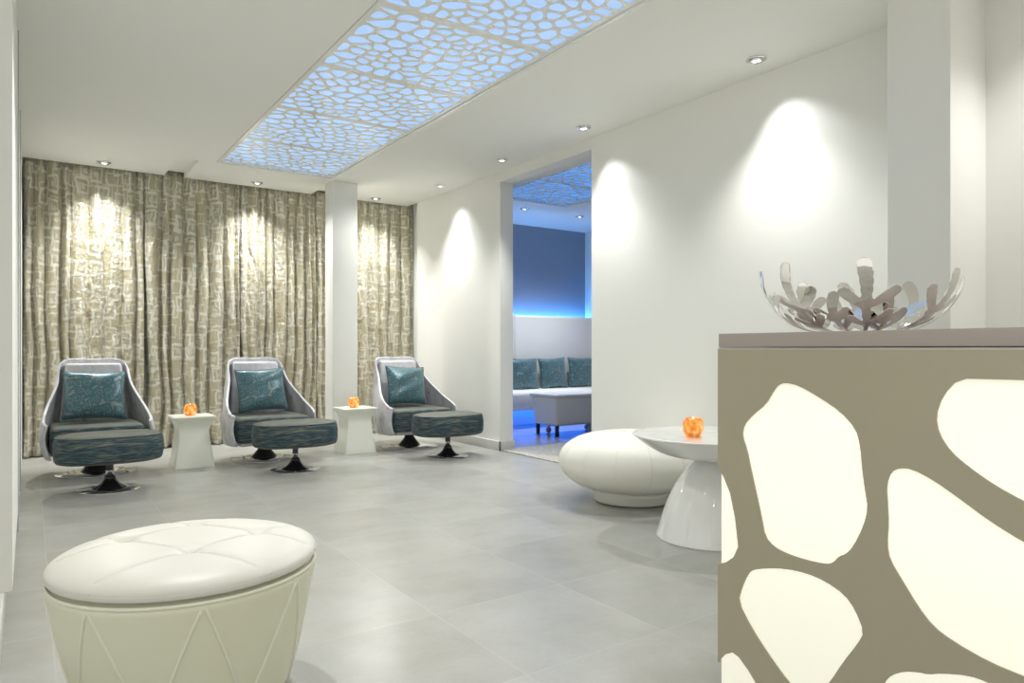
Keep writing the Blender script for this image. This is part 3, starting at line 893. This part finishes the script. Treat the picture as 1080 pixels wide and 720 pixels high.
# ------------------------------------------------------------------ coral bowl of polished steel
def coral_bowl(seed=11, layer=0):
    rnd = random.Random(seed)
    caps = []     # (theta, rho) capsules; theta in metres along a mean circle of radius RM
    RM = .20
    tab = [(0., 0.)]; f0 = .085
    tab = [(f0, .002, f0)]
    for q in range(1, 121):
        tq = R(104) * q / 120; r_, z_ = f0 + (.180 - .03 * layer) * math.sin(tq), .002 + .0015 * layer + .195 * (1 - math.cos(tq)) ** 1.05
        pr = tab[-1]; tab.append((r_, z_, pr[2] + math.hypot(r_ - pr[0], z_ - pr[1])))
    def prof(s):  # s = arc length from the centre -> (r, z)
        if s < f0: return s, .002
        for p0, p1 in zip(tab, tab[1:]):
            if s <= p1[2]:
                k = (s - p0[2]) / (p1[2] - p0[2]); return p0[0] + (p1[0] - p0[0]) * k, p0[1] + (p1[1] - p0[1]) * k
        return tab[-1][:2]
    SMAX = .405
    def limb(p, ang, ln, w, depth):
        q = (p[0] + ln * math.sin(ang), p[1] + ln * math.cos(ang))
        mid = ((p[0]+q[0])/2 + rnd.uniform(-.008, .008), (p[1]+q[1])/2)
        caps.append((p, mid, w, w * .86)); caps.append((mid, q, w * .86, w * (1.30 if depth == 0 else .95)))
        if depth > 0:
            sp = rnd.uniform(.55, .8)
            for k in ((-1, 1) if rnd.random() < .55 else (-1, 0, 1)):
                limb(q, ang + k * sp + rnd.uniform(-.15, .15), ln * rnd.uniform(.55, .8), w * .88, depth - 1)
    NB = 9
    def lobe(p, ang, ln, w0, w1, bend=0.):
        N = 5; q = p
        for n_ in range(N):
            a_ = ang + bend * (n_ / N - .3); q2 = (q[0] + ln / N * math.sin(a_) / 1.2, q[1] + ln / N * math.cos(a_))
            caps.append((q, q2, w0 + (w1 - w0) * n_ / N, w0 + (w1 - w0) * (n_ + 1) / N)); q = q2
        return q
    for b in range(NB):
        th = (b + .5 * layer + rnd.uniform(-.12, .12)) * 2 * PI * RM / NB
        ln = rnd.uniform(.165, .19) - .055 * layer; tilt = rnd.uniform(-.25, .25)
        q = lobe((th, .055), tilt, ln, .0075, .0100, rnd.uniform(-.3, .3))
        m_ = (th + .6 * (q[0] - th), .055 + .6 * (q[1] - .055))
        k_ = 1 - .25 * layer
        lobe(q, tilt - rnd.uniform(.8, 1.1), rnd.uniform(.065, .085) * k_, .0078, .0130, rnd.uniform(-.2, .9))
        lobe(q, tilt + rnd.uniform(.0, .2), rnd.uniform(.10, .125) * k_, .0085, .0138, rnd.uniform(-.9, .9))
        lobe(q, tilt + rnd.uniform(.95, 1.25), rnd.uniform(.06, .08) * k_, .0078, .0128, rnd.uniform(-1., .1))
        for sg in (-1, 1):
            if rnd.random() < .7: lobe(m_, tilt + sg * rnd.uniform(.7, 1.0), rnd.uniform(.05, .085), .0068, .0115, -sg * .6)
    W = 2 * PI * RM
    def field(x, y):
        v = 1e9
        for (p, q, r0, r1) in caps:
            for sh in (0, W, -W):
                ax, ay = p[0] + sh, p[1]
                if abs(x - ax) > .075 or abs(y - ay) > .075: continue
                dx, dy = q[0] - p[0], q[1] - p[1]; L2 = dx*dx + dy*dy
                k = max(0, min(1, ((x-ax)*dx + (y-ay)*dy) / L2))
                d = math.hypot(x - ax - dx*k, y - ay - dy*k) - (r0 + (r1 - r0) * k)
                # smooth union
                h = max(0., .006 - abs(v - d)) / .006 if v < 1e8 else 0
                v = min(v, d) - h * h * .006 * .25
        v = min(v, y - .070)      # foot disc keeps the branches together
        return v
    nx, ny = 520, 160
    G = [[field(W * i / nx, .0 + SMAX * j / ny) for i in range(nx)] for j in range(ny + 1)]
    V, F, key = [], [], {}
    def vert(x, y, kk):
        if kk in key: return key[kk]
        s = y; th = x / RM
        r, z = prof(s); key[kk] = len(V); V.append((r * math.cos(th), r * math.sin(th), z)); return key[kk]
    def gp(i, j): return (W * i / nx, SMAX * j / ny)
    for j in range(2, ny):
        for i in range(nx):
            cor = [(i, j), (i + 1, j), (i + 1, j + 1), (i, j + 1)]
            val = [G[b][a % nx] for a, b in cor]
            if min(val) > 0: continue
            poly = []
            for k in range(4):
                a, b = cor[k], cor[(k + 1) % 4]; va, vb = val[k], val[(k + 1) % 4]
                if va <= 0: x, y = gp(*a); poly.append(vert(x, y, ('g', a[0] % nx, a[1])))
                if (va <= 0) != (vb <= 0):
                    f = va / (va - vb); (x0, y0), (x1, y1) = gp(*a), gp(*b)
                    ka, kb = (a[0] % nx, a[1]), (b[0] % nx, b[1])
                    poly.append(vert(x0 + (x1 - x0) * f, y0 + (y1 - y0) * f, ('e',) + tuple(sorted((ka, kb)))))
            if len(set(poly)) >= 3: F.append(tuple(dict.fromkeys(poly)))
    c = len(V); V.append((0, 0, .002))
    ring = [key[('g', i, 2)] for i in range(nx)]
    for i in range(nx): F.append((c, ring[i], ring[(i + 1) % nx]))
    return V, F
bx, by = ray(905); tt = (XD + .225) / bx
bowl = obj('fruit_bowl', join(coral_bowl(11, 0), coral_bowl(12, 1)), M['steel'])
sm_ = bowl.modifiers.new('s', 'SOLIDIFY'); sm_.thickness = .0016; sm_.offset = 1
bowl.location = (XD + .225, tt * by, DTOP + .0478); bowl.rotation_euler.z = R(20)
tag(bowl, 'polished steel bowl with coral-like branching rim on the desk worktop', 'bowl')

# ------------------------------------------------------------------ lounge furniture
t = empty('banquette', (5.6, 7.9, 0)); tag(t, 'long white leather banquette with high back along the lounge wall', 'sofa')
for k, (a, b) in enumerate(((-1.4, .015), (.02, 1.575))):
    bk = box_bm(a, b, .14, .33, .30, 1.53, .03, 4)
    obj('backrest', bk, M['lounge_leather'], t)
for k, (a, b) in enumerate(((-1.4, .015), (.02, 1.575))):
    obj('seat', box_bm(a, b, -.45, .16, .235, .49, .06, 5), M['lounge_leather'], t)
box('plinth', -1.4, 1.575, -.05, .33, 0, .24, M['trim'], t)
# LED strips
for nm, args, mt, lab in (('led_strip', (4.25, 7.13, 8.27, 8.30, 1.44, 1.455), 'led', 'blue glowing light strip hidden behind the top of the banquette back'),
                     ('led_strip', (4.25, 7.13, 7.70, 7.73, .215, .232), 'led_floor', 'deep blue light strip under the banquette seat')):
    q = box(nm, args[0] - 5.6, args[1] - 5.6, args[2] - 7.9, args[3] - 7.9, args[4], args[5], M[mt], t); q['label'] = lab
def area(name, loc, rot, sx, sy, power, c):
    l = bpy.data.lights.new(name, 'AREA'); l.shape = 'RECTANGLE'; l.size = sx; l.size_y = sy; l.energy = power; l.color = c
    o = bpy.data.objects.new(name, l); col.objects.link(o); o.location = loc; o.rotation_euler = rot; return o
for i, x in enumerate((5.63, 6.16, 6.70)):
    pillow('cushion', .50, .45, .14, (x + .05, 7.925, .70), (R(-9), R((1, -2, 2)[i]), R((-2, 2, 0)[i])),
           ['teal patterned cushion farthest left on the lounge banquette', 'teal patterned cushion in the middle on the lounge banquette', 'teal patterned cushion on the lounge banquette, cut off by the wall edge'][i],
           'teal cushions on the banquette', 10 + i)
t = empty('bench_table', (5.13, 6.50, 0)); tag(t, 'white box shaped bench table with black legs in front of the banquette', 'bench')
b = box_bm(0, 1.25, 0, .50, .125, .475, .035, 4)
for v in b.verts:
    k = (1 - (v.co.z - .125) / .35) * .03
    v.co.x += k if v.co.x < .6 else -k; v.co.y += k if v.co.y < .25 else -k
obj('body', b, M['lounge_leather'], t)
box('lid', -.012, 1.262, -.012, .512, .470, .505, M['lounge_leather'], t, bev=.012)
for x, y in ((.07, .06), (1.18, .06), (.07, .44), (1.18, .44)): box('leg', x - .018, x + .018, y - .018, y + .018, 0, .13, M['black'], t, bev=.002)
for x, y in ((.22, .42), (.62, .10), (.85, .42)):
    w = empty('castor', (x, y, 0)); w.parent = t
    a = obj('wheel', lathe([(0, -.012), (.034, -.012), (.038, 0), (.034, .012), (0, .012)], 24), M['alu'], w, rot=(PI/2, 0, 0), loc=(0, 0, .039))
    box('fork', -.012, .012, -.018, .018, .07, .128, M['alu'], w)

# ------------------------------------------------------------------ light and camera
w = bpy.data.worlds.new('w'); sc.world = w; w.use_nodes = True
bg = w.node_tree.nodes['Background']; bg.inputs[0].default_value = (1.0, .985, .93, 1); bg.inputs[1].default_value = 1.05

cam = bpy.data.cameras.new('camera'); co = bpy.data.objects.new('camera', cam); col.objects.link(co)
cam.sensor_width = 36; cam.lens = FPX / 1080 * 36; cam.clip_start = .05; cam.clip_end = 60
cam.shift_y = (HOR - 360) / 1080
co.location = (0, 0, EYE); co.rotation_euler = (PI / 2, 0, -YAW)
sc.camera = co
vs = sc.view_settings; vs.view_transform = 'Standard'; vs.look = 'None'; vs.gamma = 1; vs.use_curve_mapping = False; vs.exposure = 0
